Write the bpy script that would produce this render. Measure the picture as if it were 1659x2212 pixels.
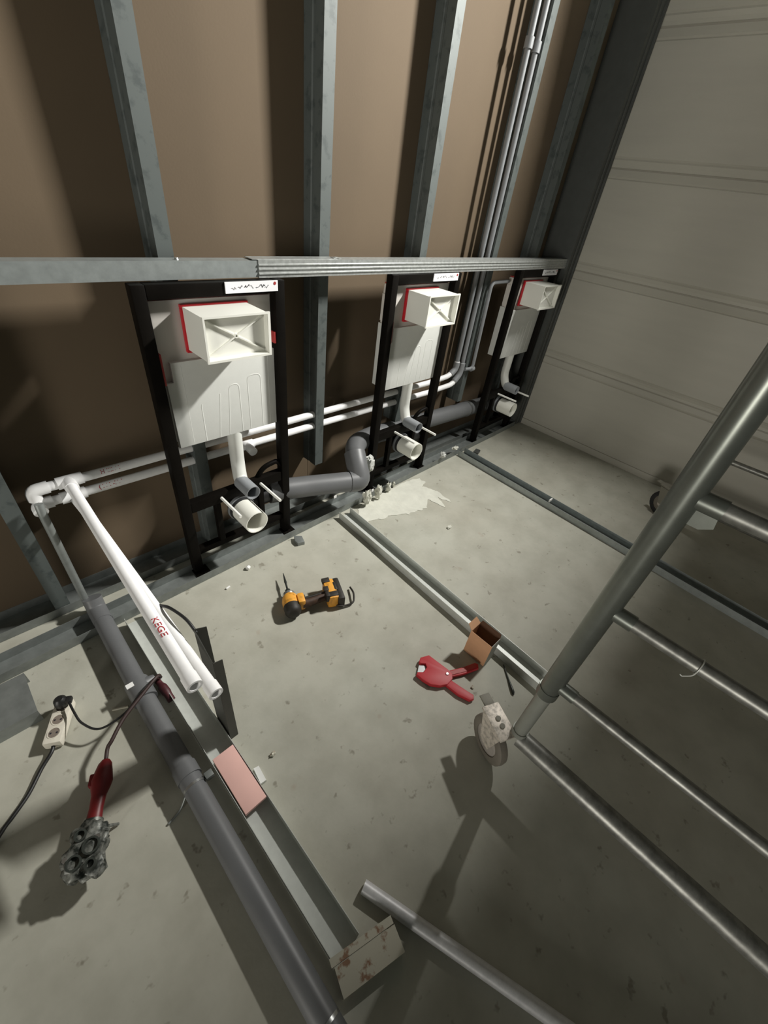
import bpy, bmesh, math, random
from mathutils import Vector, Matrix, noise

S = bpy.context.scene
for o in list(bpy.data.objects):
    bpy.data.objects.remove(o)
COL = S.collection
rnd = random.Random(7)
PI = math.pi

# ------------------------------------------------------------------ camera
cam_d = bpy.data.cameras.new('camera')
cam = bpy.data.objects.new('camera', cam_d)
COL.objects.link(cam)
cam_d.sensor_fit = 'VERTICAL'
cam_d.sensor_height = 24.0
cam_d.sensor_width = 18.0
cam_d.lens = 896.36 / 2212.0 * 24.0
cam_d.clip_start = 0.02
right = Vector((0.7063, -0.6977, 0.1198)).normalized()
down = Vector((-0.3687, -0.5070, -0.7791)).normalized()
fwd = right.cross(down).normalized()
down = fwd.cross(right).normalized()
cam.matrix_world = Matrix(((right.x, -down.x, -fwd.x, 0.0),
                           (right.y, -down.y, -fwd.y, 0.0),
                           (right.z, -down.z, -fwd.z, 1.43),
                           (0, 0, 0, 1)))
S.camera = cam

# ------------------------------------------------------------------ world, lamp, exposure
w = bpy.data.worlds.new('hall_air')
S.world = w
w.use_nodes = True
w.node_tree.nodes['Background'].inputs[0].default_value = (0.93, 1.0, 0.88, 1)
w.node_tree.nodes['Background'].inputs[1].default_value = 0.062

ld = bpy.data.lights.new('flood_lamp', 'AREA')     # site floodlight up on the scaffold tower, turned along the wall
ld.shape = 'RECTANGLE'
ld.size = 0.50
ld.size_y = 0.10
ld.energy = 290
ld.color = (1.0, 0.98, 0.93)
lamp = bpy.data.objects.new('flood_lamp', ld)
COL.objects.link(lamp)
lamp.location = (2.95, 0.16, 2.68)
lamp.rotation_euler = Vector((-0.88, -0.22, -0.12)).to_track_quat('-Z', 'Y').to_euler()

hd = bpy.data.lights.new('hall_door_light', 'AREA')     # open hall door far to the left, facing the panelled wall
hd.shape = 'RECTANGLE'
hd.size = 2.4
hd.size_y = 1.1
hd.energy = 215
hd.color = (1.0, 0.96, 0.88)
hall = bpy.data.objects.new('hall_door_light', hd)
COL.objects.link(hall)
hall.location = (-5.9, -1.7, 0.62)
hall.rotation_euler = Vector((0.96, 0.24, -0.02)).to_track_quat('-Z', 'Z').to_euler()

S.view_settings.view_transform = 'Standard'
S.view_settings.look = 'None'
S.view_settings.gamma = 1
S.view_settings.use_curve_mapping = False
S.view_settings.exposure = 0.0

# ------------------------------------------------------------------ materials
def mat(name, color, rough=0.6, metal=0.0, var=0.0, scale=6.0, color2=None, bump=0.0, bscale=60.0,
        spec=0.5, alpha=1.0, stretch=None, contrast=None, trans=0.0):
    m = bpy.data.materials.new(name)
    m.use_nodes = True
    nt = m.node_tree
    b = nt.nodes['Principled BSDF']
    b.inputs['Base Color'].default_value = (*color, 1)
    b.inputs['Roughness'].default_value = rough
    b.inputs['Metallic'].default_value = metal
    b.inputs['Specular IOR Level'].default_value = spec
    b.inputs['Alpha'].default_value = alpha
    b.inputs['Transmission Weight'].default_value = trans
    tc = None
    def coords():
        nonlocal tc
        if tc is None:
            t = nt.nodes.new('ShaderNodeTexCoord')
            if stretch:
                mp = nt.nodes.new('ShaderNodeMapping')
                mp.inputs['Scale'].default_value = stretch
                nt.links.new(t.outputs['Object'], mp.inputs['Vector'])
                tc = mp.outputs['Vector']
            else:
                tc = t.outputs['Object']
        return tc
    if var > 0 or color2:
        n = nt.nodes.new('ShaderNodeTexNoise')
        n.inputs['Scale'].default_value = scale
        n.inputs['Detail'].default_value = 6
        n.inputs['Roughness'].default_value = 0.6
        nt.links.new(coords(), n.inputs['Vector'])
        r = nt.nodes.new('ShaderNodeValToRGB')
        lo, hi = contrast if contrast else (0.3, 0.7)
        r.color_ramp.elements[0].position = lo
        r.color_ramp.elements[1].position = hi
        c2 = color2 if color2 else tuple(c * (1 - var) for c in color)
        r.color_ramp.elements[0].color = (*c2, 1)
        r.color_ramp.elements[1].color = (*color, 1)
        nt.links.new(n.outputs['Fac'], r.inputs['Fac'])
        nt.links.new(r.outputs['Color'], b.inputs['Base Color'])
    if bump > 0:
        n2 = nt.nodes.new('ShaderNodeTexNoise')
        n2.inputs['Scale'].default_value = bscale
        n2.inputs['Detail'].default_value = 4
        nt.links.new(coords(), n2.inputs['Vector'])
        bp = nt.nodes.new('ShaderNodeBump')
        bp.inputs['Strength'].default_value = bump
        bp.inputs['Distance'].default_value = 0.002
        nt.links.new(n2.outputs['Fac'], bp.inputs['Height'])
        nt.links.new(bp.outputs['Normal'], b.inputs['Normal'])
    return m

def floor_material():
    m = bpy.data.materials.new('concrete_floor')
    m.use_nodes = True
    nt = m.node_tree
    b = nt.nodes['Principled BSDF']
    tc = nt.nodes.new('ShaderNodeTexCoord')
    def noise_n(scale, det, lo, hi, c0, c1):
        n = nt.nodes.new('ShaderNodeTexNoise')
        n.inputs['Scale'].default_value = scale
        n.inputs['Detail'].default_value = det
        n.inputs['Roughness'].default_value = 0.62
        nt.links.new(tc.outputs['Object'], n.inputs['Vector'])
        r = nt.nodes.new('ShaderNodeValToRGB')
        r.color_ramp.elements[0].position = lo
        r.color_ramp.elements[1].position = hi
        r.color_ramp.elements[0].color = (*c0, 1)
        r.color_ramp.elements[1].color = (*c1, 1)
        nt.links.new(n.outputs['Fac'], r.inputs['Fac'])
        return r
    def mul(a, c, fac=1.0):
        x = nt.nodes.new('ShaderNodeMix')
        x.data_type = 'RGBA'
        x.blend_type = 'MULTIPLY'
        x.inputs['Factor'].default_value = fac
        nt.links.new(a, x.inputs['A'])
        nt.links.new(c, x.inputs['B'])
        return x.outputs['Result']
    big = noise_n(1.6, 3, 0.3, 0.7, (0.425, 0.410, 0.343), (0.460, 0.460, 0.395))
    cloud = noise_n(6.5, 5, 0.32, 0.60, (0.84, 0.84, 0.83), (1, 1, 1))
    spots = noise_n(19.0, 3, 0.29, 0.36, (0.62, 0.60, 0.57), (1, 1, 1))
    rust = noise_n(9.0, 2, 0.22, 0.30, (0.80, 0.66, 0.60), (1, 1, 1))
    c = mul(big.outputs['Color'], cloud.outputs['Color'])
    c = mul(c, spots.outputs['Color'])
    c = mul(c, rust.outputs['Color'], 0.7)
    nt.links.new(c, b.inputs['Base Color'])
    b.inputs['Roughness'].default_value = 0.62
    b.inputs['Specular IOR Level'].default_value = 0.35
    n2 = nt.nodes.new('ShaderNodeTexNoise')
    n2.inputs['Scale'].default_value = 90
    n2.inputs['Detail'].default_value = 4
    nt.links.new(tc.outputs['Object'], n2.inputs['Vector'])
    bp = nt.nodes.new('ShaderNodeBump')
    bp.inputs['Strength'].default_value = 0.12
    bp.inputs['Distance'].default_value = 0.002
    nt.links.new(n2.outputs['Fac'], bp.inputs['Height'])
    nt.links.new(bp.outputs['Normal'], b.inputs['Normal'])
    return m

M = {}
M['floor'] = floor_material()
M['board'] = mat('brown_board_paper', (0.122, 0.087, 0.052), 0.85, var=0.10, scale=2.2, bump=0.08, bscale=140)
M['panel'] = mat('painted_sandwich_panel', (0.40, 0.385, 0.33), 0.5, var=0.07, scale=2.0, stretch=(1, 1, 8), bump=0.05, bscale=20)
M['panel_joint'] = mat('panel_joint', (0.30, 0.285, 0.24), 0.55, var=0.06, scale=4)
M['galv'] = mat('galvanised_steel', (0.40, 0.435, 0.43), 0.42, 0.55, var=0.22, scale=38, bump=0.05, bscale=80)
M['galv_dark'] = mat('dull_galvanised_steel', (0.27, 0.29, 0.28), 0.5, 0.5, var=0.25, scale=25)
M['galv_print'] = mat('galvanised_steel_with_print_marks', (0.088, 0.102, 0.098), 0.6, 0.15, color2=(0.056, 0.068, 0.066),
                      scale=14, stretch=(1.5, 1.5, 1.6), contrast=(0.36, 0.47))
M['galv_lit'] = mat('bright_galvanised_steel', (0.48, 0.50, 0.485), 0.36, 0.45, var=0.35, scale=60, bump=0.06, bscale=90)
M['tube'] = mat('scaffold_tube', (0.22, 0.235, 0.21), 0.34, 0.7, var=0.2, scale=18, bump=0.03)
M['tube_dusty'] = mat('dusty_scaffold_tube', (0.30, 0.30, 0.275), 0.42, 0.55, var=0.45, scale=45)
M['leg_paint'] = mat('grey_green_leg', (0.30, 0.31, 0.275), 0.45, 0.3, var=0.15, scale=20)
M['black_steel'] = mat('black_coated_steel', (0.006, 0.005, 0.004), 0.5, 0.0, var=0.3, scale=20, spec=0.06)
M['black_plastic'] = mat('black_plastic', (0.012, 0.012, 0.012), 0.45)
M['rubber'] = mat('black_rubber', (0.015, 0.015, 0.016), 0.7)
M['foam'] = mat('white_polystyrene_cover', (0.60, 0.61, 0.58), 0.7, var=0.04, scale=30, bump=0.06, bscale=200)
M['tank'] = mat('milky_plastic_tank', (0.60, 0.57, 0.53), 0.45, var=0.06, scale=6)
M['box_plastic'] = mat('white_box_plastic', (0.76, 0.76, 0.70), 0.4)
M['red_plastic'] = mat('red_plastic', (0.52, 0.012, 0.022), 0.4)
M['red_dull'] = mat('dull_red_plastic', (0.34, 0.03, 0.028), 0.5)
M['white_pvc'] = mat('white_pvc', (0.82, 0.82, 0.75), 0.35)
M['milk_pvc'] = mat('milky_white_pipe', (0.66, 0.67, 0.63), 0.4, var=0.05, scale=12)
M['ppr'] = mat('white_ppr_pipe', (0.88, 0.88, 0.88), 0.45, var=0.06, scale=40)
M['ppr_grey'] = mat('pale_grey_pipe', (0.22, 0.23, 0.24), 0.5, var=0.06, scale=30)
M['ht_grey'] = mat('grey_drain_pipe', (0.130, 0.134, 0.138), 0.45, var=0.12, scale=9)
M['ht_light'] = mat('light_grey_sleeve', (0.27, 0.285, 0.30), 0.4, var=0.05)
M['label_white'] = mat('white_label', (0.78, 0.78, 0.80), 0.5)
M['ink'] = mat('black_ink', (0.02, 0.02, 0.025), 0.6)
M['red_ink'] = mat('red_marker', (0.42, 0.03, 0.04), 0.6)
M['rod'] = mat('white_rod_sleeve', (0.85, 0.85, 0.80), 0.4)
M['yellow'] = mat('yellow_tool_plastic', (0.78, 0.36, 0.045), 0.5, color2=(0.42, 0.19, 0.03), scale=30, contrast=(0.30, 0.45))
M['tool_black'] = mat('dusty_black_tool_plastic', (0.025, 0.020, 0.014), 0.6, var=0.5, scale=40)
M['tool_brown'] = mat('worn_dark_brown_grip', (0.07, 0.032, 0.016), 0.6, var=0.6, scale=60)
M['steel'] = mat('steel', (0.45, 0.46, 0.46), 0.3, 0.9)
M['dark_steel'] = mat('dark_steel', (0.05, 0.055, 0.05), 0.4, 0.6)
M['card'] = mat('cardboard', (0.60, 0.340, 0.190), 0.85, var=0.12, scale=20)
M['card_dark'] = mat('dark_cardboard', (0.13, 0.065, 0.035), 0.85, var=0.3, scale=15)  # darker board for the rear wall, bottom and rear flap
M['card_grey'] = mat('grey_printed_cardboard', (0.36, 0.36, 0.32), 0.7, var=0.1, scale=15)
M['cutter_red'] = mat('red_cutter_enamel', (0.46, 0.018, 0.028), 0.5)
M['pink'] = mat('pink_plasterboard', (0.88, 0.54, 0.48), 0.8, var=0.06, scale=12)
M['paper'] = mat('white_paper', (0.80, 0.80, 0.78), 0.8)
M['plaster'] = mat('dried_plaster', (0.66, 0.66, 0.58), 0.9, var=0.16, scale=14, bump=0.6, bscale=50)
M['rusty_plate'] = mat('rust_spotted_steel', (0.47, 0.45, 0.37), 0.55, 0.25, color2=(0.24, 0.14, 0.085), scale=24, contrast=(0.37, 0.44))
M['strip_white'] = mat('grubby_white_plastic', (0.72, 0.68, 0.58), 0.5, var=0.2, scale=25)
M['socket_grey'] = mat('grubby_socket_well', (0.20, 0.165, 0.135), 0.7)
M['weld_red'] = mat('red_handle_plastic', (0.17, 0.008, 0.010), 0.45, var=0.3, scale=20)
M['weld_metal'] = mat('scorched_heater_metal', (0.19, 0.195, 0.175), 0.5, 0.3, color2=(0.02, 0.024, 0.02), scale=55, contrast=(0.40, 0.58))
M['weld_dark'] = mat('dark_heater_coating', (0.05, 0.058, 0.05), 0.5, 0.2, var=0.4, scale=40)
M['brown_cord'] = mat('dark_brown_cord', (0.035, 0.018, 0.016), 0.6)
M['wheel'] = mat('pale_caster_disc', (0.46, 0.42, 0.38), 0.35, var=0.3, scale=30)
M['tyre'] = mat('worn_grey_tyre', (0.19, 0.17, 0.14), 0.6, var=0.2, scale=30)
M['caster_plate'] = mat('dusty_caster_steel', (0.66, 0.60, 0.53), 0.5, 0.3, color2=(0.35, 0.32, 0.28), scale=70, contrast=(0.35, 0.55))
M['caster_tab'] = mat('dull_brake_tab', (0.20, 0.19, 0.155), 0.6, 0.2)
M['loose'] = mat('dull_steel_tube', (0.70, 0.70, 0.71), 0.45, 0.2, var=0.2, scale=60)
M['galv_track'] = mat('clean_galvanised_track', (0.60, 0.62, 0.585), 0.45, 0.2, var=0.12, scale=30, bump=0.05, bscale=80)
M['post_shaded'] = mat('shade_toned_stud', (0.055, 0.055, 0.047), 0.5, 0.2, var=0.2, scale=20)  # shade of the sides turned from the lamp put into the colour
M['maroon'] = mat('dull_maroon_plastic', (0.075, 0.013, 0.018), 0.55, var=0.4, scale=40)
M['stub_dark'] = mat('dark_unlit_steel', (0.075, 0.080, 0.074), 0.5, 0.2, var=0.15, scale=20)  # steel with the corner shade in its colour, shared by a dark tab

# ------------------------------------------------------------------ helpers
ORI = {}

def origin_of(o):
    return ORI.get(o.name, Vector((0, 0, 0)))

def link_mesh(name, bm, m, parent=None, origin=None, smooth=None):
    me = bpy.data.meshes.new(name)
    bmesh.ops.recalc_face_normals(bm, faces=bm.faces[:])
    base = origin_of(parent) if parent is not None else Vector(origin if origin else (0, 0, 0))
    for v in bm.verts:
        v.co -= base
    bm.to_mesh(me)
    bm.free()
    mats = m if isinstance(m, (list, tuple)) else [m]
    for k in mats:
        me.materials.append(M[k] if isinstance(k, str) else k)
    if smooth is not None:
        for p in me.polygons:
            p.use_smooth = True
        try:
            me.set_sharp_from_angle(angle=math.radians(smooth))
        except Exception:
            pass
    o = bpy.data.objects.new(name, me)
    COL.objects.link(o)
    if parent is not None:
        o.parent = parent
        ORI[o.name] = base
    else:
        o.location = base
        ORI[o.name] = base
    return o

def tag(o, label, cat=None, group=None, kind=None):
    if label:
        o['label'] = label
    if cat:
        o['category'] = cat
    if group:
        o['group'] = group
    if kind:
        o['kind'] = kind
    return o

def thing(name, loc, label, cat, group=None):
    o = bpy.data.objects.new(name, None)
    COL.objects.link(o)
    o.empty_display_size = 0.05
    o.location = loc
    ORI[o.name] = Vector(loc)
    return tag(o, label, cat, group)

def dup(src, loc, label, group=None):
    r = src.copy()
    COL.objects.link(r)
    r.location = loc
    ORI[r.name] = Vector(loc)
    r['label'] = label
    if group:
        r['group'] = group
    for ch in list(src.children):
        c = ch.copy()
        COL.objects.link(c)
        c.parent = r
        for g in list(ch.children):
            d = g.copy()
            COL.objects.link(d)
            d.parent = c
    return r

def bm_box(bm, lo, hi, bevel=0.0):
    r = bmesh.ops.create_cube(bm, size=1)
    vs = r['verts']
    for v in vs:
        v.co = Vector((lo[i] + (v.co[i] + .5) * (hi[i] - lo[i]) for i in range(3)))
    if bevel > 0:
        es = list({e for v in vs for e in v.link_edges})
        bmesh.ops.bevel(bm, geom=es, offset=bevel, segments=2, affect='EDGES', profile=0.6)

def bm_obox(bm, c, ax, ay, az, size, bevel=0.0):
    """box with axes ax, ay, az"""
    r = bmesh.ops.create_cube(bm, size=1)
    vs = r['verts']
    c = Vector(c); ax = Vector(ax).normalized(); ay = Vector(ay).normalized(); az = Vector(az).normalized()
    for v in vs:
        p = v.co.copy()
        v.co = c + ax * p.x * size[0] + ay * p.y * size[1] + az * p.z * size[2]
    bmesh.ops.recalc_face_normals(bm, faces=list({f for v in vs for f in v.link_faces}))
    if bevel > 0:
        es = list({e for v in vs for e in v.link_edges})
        bmesh.ops.bevel(bm, geom=es, offset=bevel, segments=2, affect='EDGES', profile=0.6)

def box(name, lo, hi, m, parent=None, bevel=0.0, origin=None):
    bm = bmesh.new()
    bm_box(bm, lo, hi, bevel)
    if parent is None and origin is None:
        origin = ((lo[0] + hi[0]) / 2, (lo[1] + hi[1]) / 2, lo[2])
    return link_mesh(name, bm, m, parent, origin, smooth=35 if bevel else None)

def round_path(pts, rad, n=5):
    pts = [Vector(p) for p in pts]
    if rad <= 0:
        return pts
    out = [pts[0]]
    for i in range(1, len(pts) - 1):
        a, b, c = pts[i - 1], pts[i], pts[i + 1]
        d1, d2 = (a - b), (c - b)
        r = min(rad, d1.length * .48, d2.length * .48)
        p1 = b + d1.normalized() * r
        p2 = b + d2.normalized() * r
        for k in range(n + 1):
            t = k / n
            out.append(p1 * (1 - t) ** 2 + b * 2 * t * (1 - t) + p2 * t ** 2)
    out.append(pts[-1])
    return out

def spline(pts, n=8):
    pts = [Vector(p) for p in pts]
    out = []
    P = [pts[0] * 2 - pts[1]] + pts + [pts[-1] * 2 - pts[-2]]
    for i in range(1, len(P) - 2):
        p0, p1, p2, p3 = P[i - 1:i + 3]
        for k in range(n):
            t = k / n
            out.append(0.5 * ((2 * p1) + (p2 - p0) * t + (2 * p0 - 5 * p1 + 4 * p2 - p3) * t * t + (3 * p1 - p0 - 3 * p2 + p3) * t ** 3))
    out.append(pts[-1])
    return out

def bm_tube(bm, pts, r, seg=14, hollow=0.0, caps=True):
    """sweep; r a number or list; hollow = wall thickness (open ended tube)"""
    pts = [Vector(p) for p in pts]
    rs = r if isinstance(r, (list, tuple)) else [r] * len(pts)
    t0 = (pts[1] - pts[0]).normalized()
    up = Vector((0, 0, 1)) if abs(t0.z) < .9 else Vector((1, 0, 0))
    u = t0.cross(up).normalized()
    rings = []
    inner = []
    for i, p in enumerate(pts):
        if i == 0:
            t = pts[1] - pts[0]
        elif i == len(pts) - 1:
            t = pts[-1] - pts[-2]
        else:
            t = (pts[i + 1] - pts[i]).normalized() + (pts[i] - pts[i - 1]).normalized()
        t.normalize()
        u = (u - t * u.dot(t)).normalized()
        v = t.cross(u)
        ring = []
        inn = []
        for k in range(seg):
            a = 2 * PI * k / seg
            d = u * math.cos(a) + v * math.sin(a)
            ring.append(bm.verts.new(p + d * rs[i]))
            if hollow:
                inn.append(bm.verts.new(p + d * (rs[i] - hollow)))
        rings.append(ring)
        inner.append(inn)
    for i in range(len(rings) - 1):
        for k in range(seg):
            k2 = (k + 1) % seg
            bm.faces.new((rings[i][k], rings[i][k2], rings[i + 1][k2], rings[i + 1][k]))
            if hollow:
                bm.faces.new((inner[i][k], inner[i + 1][k], inner[i + 1][k2], inner[i][k2]))
    if hollow:
        for e in (0, -1):
            for k in range(seg):
                k2 = (k + 1) % seg
                bm.faces.new((rings[e][k], inner[e][k], inner[e][k2], rings[e][k2]))
    elif caps:
        bm.faces.new(rings[0])
        bm.faces.new(rings[-1])

def tube(name, pts, r, m, parent=None, seg=14, hollow=0.0, origin=None):
    bm = bmesh.new()
    bm_tube(bm, pts, r, seg, hollow)
    if parent is None and origin is None:
        origin = tuple(pts[0])
    return link_mesh(name, bm, m, parent, origin, smooth=45)

def bm_prism(bm, poly, o, u, v, n, depth, bevel=0.0):
    """polygon in (u,v) plane through o, extruded along n"""
    o, u, v, n = Vector(o), Vector(u), Vector(v), Vector(n)
    a = [bm.verts.new(o + u * p[0] + v * p[1]) for p in poly]
    b = [bm.verts.new(o + u * p[0] + v * p[1] + n * depth) for p in poly]
    k = len(poly)
    fs = [bm.faces.new(a), bm.faces.new(b[::-1])]
    for i in range(k):
        j = (i + 1) % k
        fs.append(bm.faces.new((a[i], b[i], b[j], a[j])))
    if bevel > 0:
        bmesh.ops.recalc_face_normals(bm, faces=fs)
        es = list(fs[0].edges) + list(fs[1].edges)
        bmesh.ops.bevel(bm, geom=es, offset=bevel, segments=2, affect='EDGES', profile=0.6)

def prism(name, poly, o, u, v, n, depth, m, parent=None, bevel=0.0, origin=None):
    bm = bmesh.new()
    bm_prism(bm, poly, o, u, v, n, depth, bevel)
    if parent is None and origin is None:
        origin = o
    return link_mesh(name, bm, m, parent, origin, smooth=35 if bevel else None)

def u_profile(width, height, t=0.0016):
    return [(0, 0), (width, 0), (width, height), (width - t, height), (width - t, t), (t, t), (t, height), (0, height)]

def u_track(name, start, end, width, height, m, label, t=0.0016):
    """open-topped U track lying on the floor: start/end are the floor points of its left edge"""
    s, e = Vector(start), Vector(end)
    d = (e - s)
    L = d.length
    d.normalize()
    side = Vector((d.y, -d.x, 0))
    bm = bmesh.new()
    bm_prism(bm, u_profile(width, height, t), s, side, (0, 0, 1), d, L)
    return tag(link_mesh(name, bm, m, None, tuple(s)), label, 'track')

X, Y, Z = Vector((1, 0, 0)), Vector((0, 1, 0)), Vector((0, 0, 1))

# ------------------------------------------------------------------ room shell
WX = 3.22      # right wall face
BY = 1.5645     # brown board face
bm = bmesh.new()
bm_box(bm, (-2.4, -2.6, -0.12), (WX + 0.14, BY + 0.03, 0.0))
tag(link_mesh('floor', bm, 'floor', None, (0, 0, 0)), None, kind='structure')

wb = box('wall_back', (-2.4, BY + 0.0126, 0.0), (WX, BY + 0.03, 3.3), 'board')
tag(wb, None, kind='structure')
edges = [-2.4, -1.235, -0.035, 1.165, 2.345, WX]
for i in range(len(edges) - 1):
    box('plasterboard', (edges[i] + .001, BY, 0.004), (edges[i + 1] - .001, BY + 0.0125, 3.3), 'board', wb)

wr = box('wall_right', (WX + 0.012, -2.6, 0.0), (WX + 0.10, BY + 0.03, 3.3), 'panel_joint')
tag(wr, None, kind='structure')
# sandwich panels: each with stepped lips at its joints
zj = [0.012, 0.560, 1.130, 1.668, 2.230, 2.790, 3.3]
for i in range(len(zj) - 1):
    z0, z1 = zj[i], zj[i + 1]
    prof = [(0.012, z0 + .003), (0.006, z0 + .006), (0.006, z0 + .022), (0.001, z0 + .040), (0.005, z0 + .048), (0.0, z0 + .056),
            (0.0, z1 - .050), (0.005, z1 - .044), (0.001, z1 - .036), (0.006, z1 - .016), (0.009, z1 - .003), (0.012, z1 - .003)]
    if i == 0:
        prof = [(0.012, z0), (0.0, z0)] + prof[6:]
    pan = prism('wall_panel', prof, (WX, -2.6, 0), X, Z, Y, 2.6 + BY, 'panel', wr)
tag(box('baseboard_right', (WX - .010, -2.6, 0.0), (WX + .011, BY - .18, 0.048), 'panel', None, .003), None, kind='structure')

# ------------------------------------------------------------------ tracks and studs
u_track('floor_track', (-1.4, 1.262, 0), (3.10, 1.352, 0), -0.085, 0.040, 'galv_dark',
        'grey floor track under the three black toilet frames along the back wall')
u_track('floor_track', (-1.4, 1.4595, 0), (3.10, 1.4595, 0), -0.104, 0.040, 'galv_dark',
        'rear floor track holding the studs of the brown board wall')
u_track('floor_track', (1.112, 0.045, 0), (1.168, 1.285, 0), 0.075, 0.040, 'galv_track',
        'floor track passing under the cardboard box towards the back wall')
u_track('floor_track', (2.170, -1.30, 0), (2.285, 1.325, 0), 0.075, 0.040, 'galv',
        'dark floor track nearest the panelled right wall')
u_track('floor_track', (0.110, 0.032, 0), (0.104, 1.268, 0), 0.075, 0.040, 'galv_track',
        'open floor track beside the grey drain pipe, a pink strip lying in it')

SF = 1.4625   # stud front plane
SD = 0.100
def stud_mesh(x0, wd, z0, z1, m):
    t = .0012
    prof = [(0, 0), (wd, 0), (wd, .010), (wd - t, .010), (wd - t, t), (t, t), (t, .042), (.004, .046), (.004, .054), (t, .058), (t, SD - t), (wd - t, SD - t),
            (wd - t, SD - .010), (wd, SD - .010), (wd, SD), (0, SD), (0, .059), (.0028, .0545), (.0028, .0455), (0, .041)]
    bm = bmesh.new()
    bm_prism(bm, prof, (0, 0, z0), X, Y, Z, z1 - z0)
    return bm
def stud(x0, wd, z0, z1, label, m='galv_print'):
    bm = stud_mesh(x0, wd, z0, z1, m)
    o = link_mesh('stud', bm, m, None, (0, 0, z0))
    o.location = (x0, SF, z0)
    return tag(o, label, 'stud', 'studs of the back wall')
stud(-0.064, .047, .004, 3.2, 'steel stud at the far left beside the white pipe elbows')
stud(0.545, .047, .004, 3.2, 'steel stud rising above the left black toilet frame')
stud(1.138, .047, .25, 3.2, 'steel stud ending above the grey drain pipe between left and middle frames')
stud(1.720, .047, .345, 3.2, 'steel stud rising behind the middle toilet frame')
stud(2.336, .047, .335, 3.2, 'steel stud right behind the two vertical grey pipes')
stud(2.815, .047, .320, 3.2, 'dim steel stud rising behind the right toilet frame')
# corner stud, a wider C standing in the corner, its shade put into the colour
bm = bmesh.new()
prof = [(0, 0), (.105, 0), (.105, .0015), (.012, .0015), (.0015, .012), (.0015, .199), (.105, .199), (.105, .201), (0, .201)]
bm_prism(bm, prof, (3.108, 1.362, .004), X, Y, Z, 3.2)
bm_box(bm, (3.150, 1.356, .004), (3.170, 1.3618, 3.2))
bm_box(bm, (3.198, 1.350, .004), (3.213, 1.3618, 3.2))
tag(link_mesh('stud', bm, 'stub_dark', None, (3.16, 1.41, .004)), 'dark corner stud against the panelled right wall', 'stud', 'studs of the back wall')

# horizontal rails above the frames
bm = bmesh.new()
c = [(0, 0), (.048, 0), (.048, .0015), (.0015, .0015), (.0015, .0465), (.048, .0465), (.048, .048), (0, .048)]
bm_prism(bm, c, (-1.4, 1.380, 1.140), Y, Z, X, 2.32)
for xx in (0.545, 0.56):
    pass
tag(link_mesh('rail', bm, 'galv', None, (0, 1.38, 1.14)), 'plain grey steel rail above the left toilet frame', 'rail')
rr = thing('rail', (2.0, 1.3775, 1.138), 'ribbed shiny steel rail running over the middle and right toilet frames', 'rail')
bm = bmesh.new()
rib = [(.051, 0), (0, 0), (0, .0085), (-.0035, .0105), (-.0035, .0135), (0, .0155), (0, .0215), (-.0035, .0235), (-.0035, .0265), (0, .0285),
       (0, .0345), (-.0035, .0365), (-.0035, .0395), (0, .0415), (0, .0525), (.051, .0525), (.051, .051), (.0015, .051), (.0015, .0015), (.051, .0015)]
bm_prism(bm, rib, (0.825, 1.3775, 1.138), Y, Z, X, 3.108 - 0.825)
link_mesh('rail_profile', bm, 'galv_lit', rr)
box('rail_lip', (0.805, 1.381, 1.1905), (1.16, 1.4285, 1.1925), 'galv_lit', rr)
sc = thing('screw', (1.165, 1.40, 1.1932), 'bright screw head on the ribbed rail under a stud', 'screw')
bm = bmesh.new()
bm_tube(bm, [(1.165, 1.40, 1.1928), (1.165, 1.40, 1.196)], .006, 10)
bm_box(bm, (1.150, 1.392, 1.1926), (1.186, 1.412, 1.1942))
link_mesh('screw_head', bm, 'galv_lit', sc)
sc2 = thing('screw', (0.572, 1.40, 1.1882), 'bright screw head on the plain rail under a stud', 'screw')
bm = bmesh.new()
bm_tube(bm, [(0.572, 1.40, 1.188), (0.572, 1.40, 1.193)], [.006, .004], 10)
link_mesh('screw_head', bm, 'galv_lit', sc2)

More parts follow.
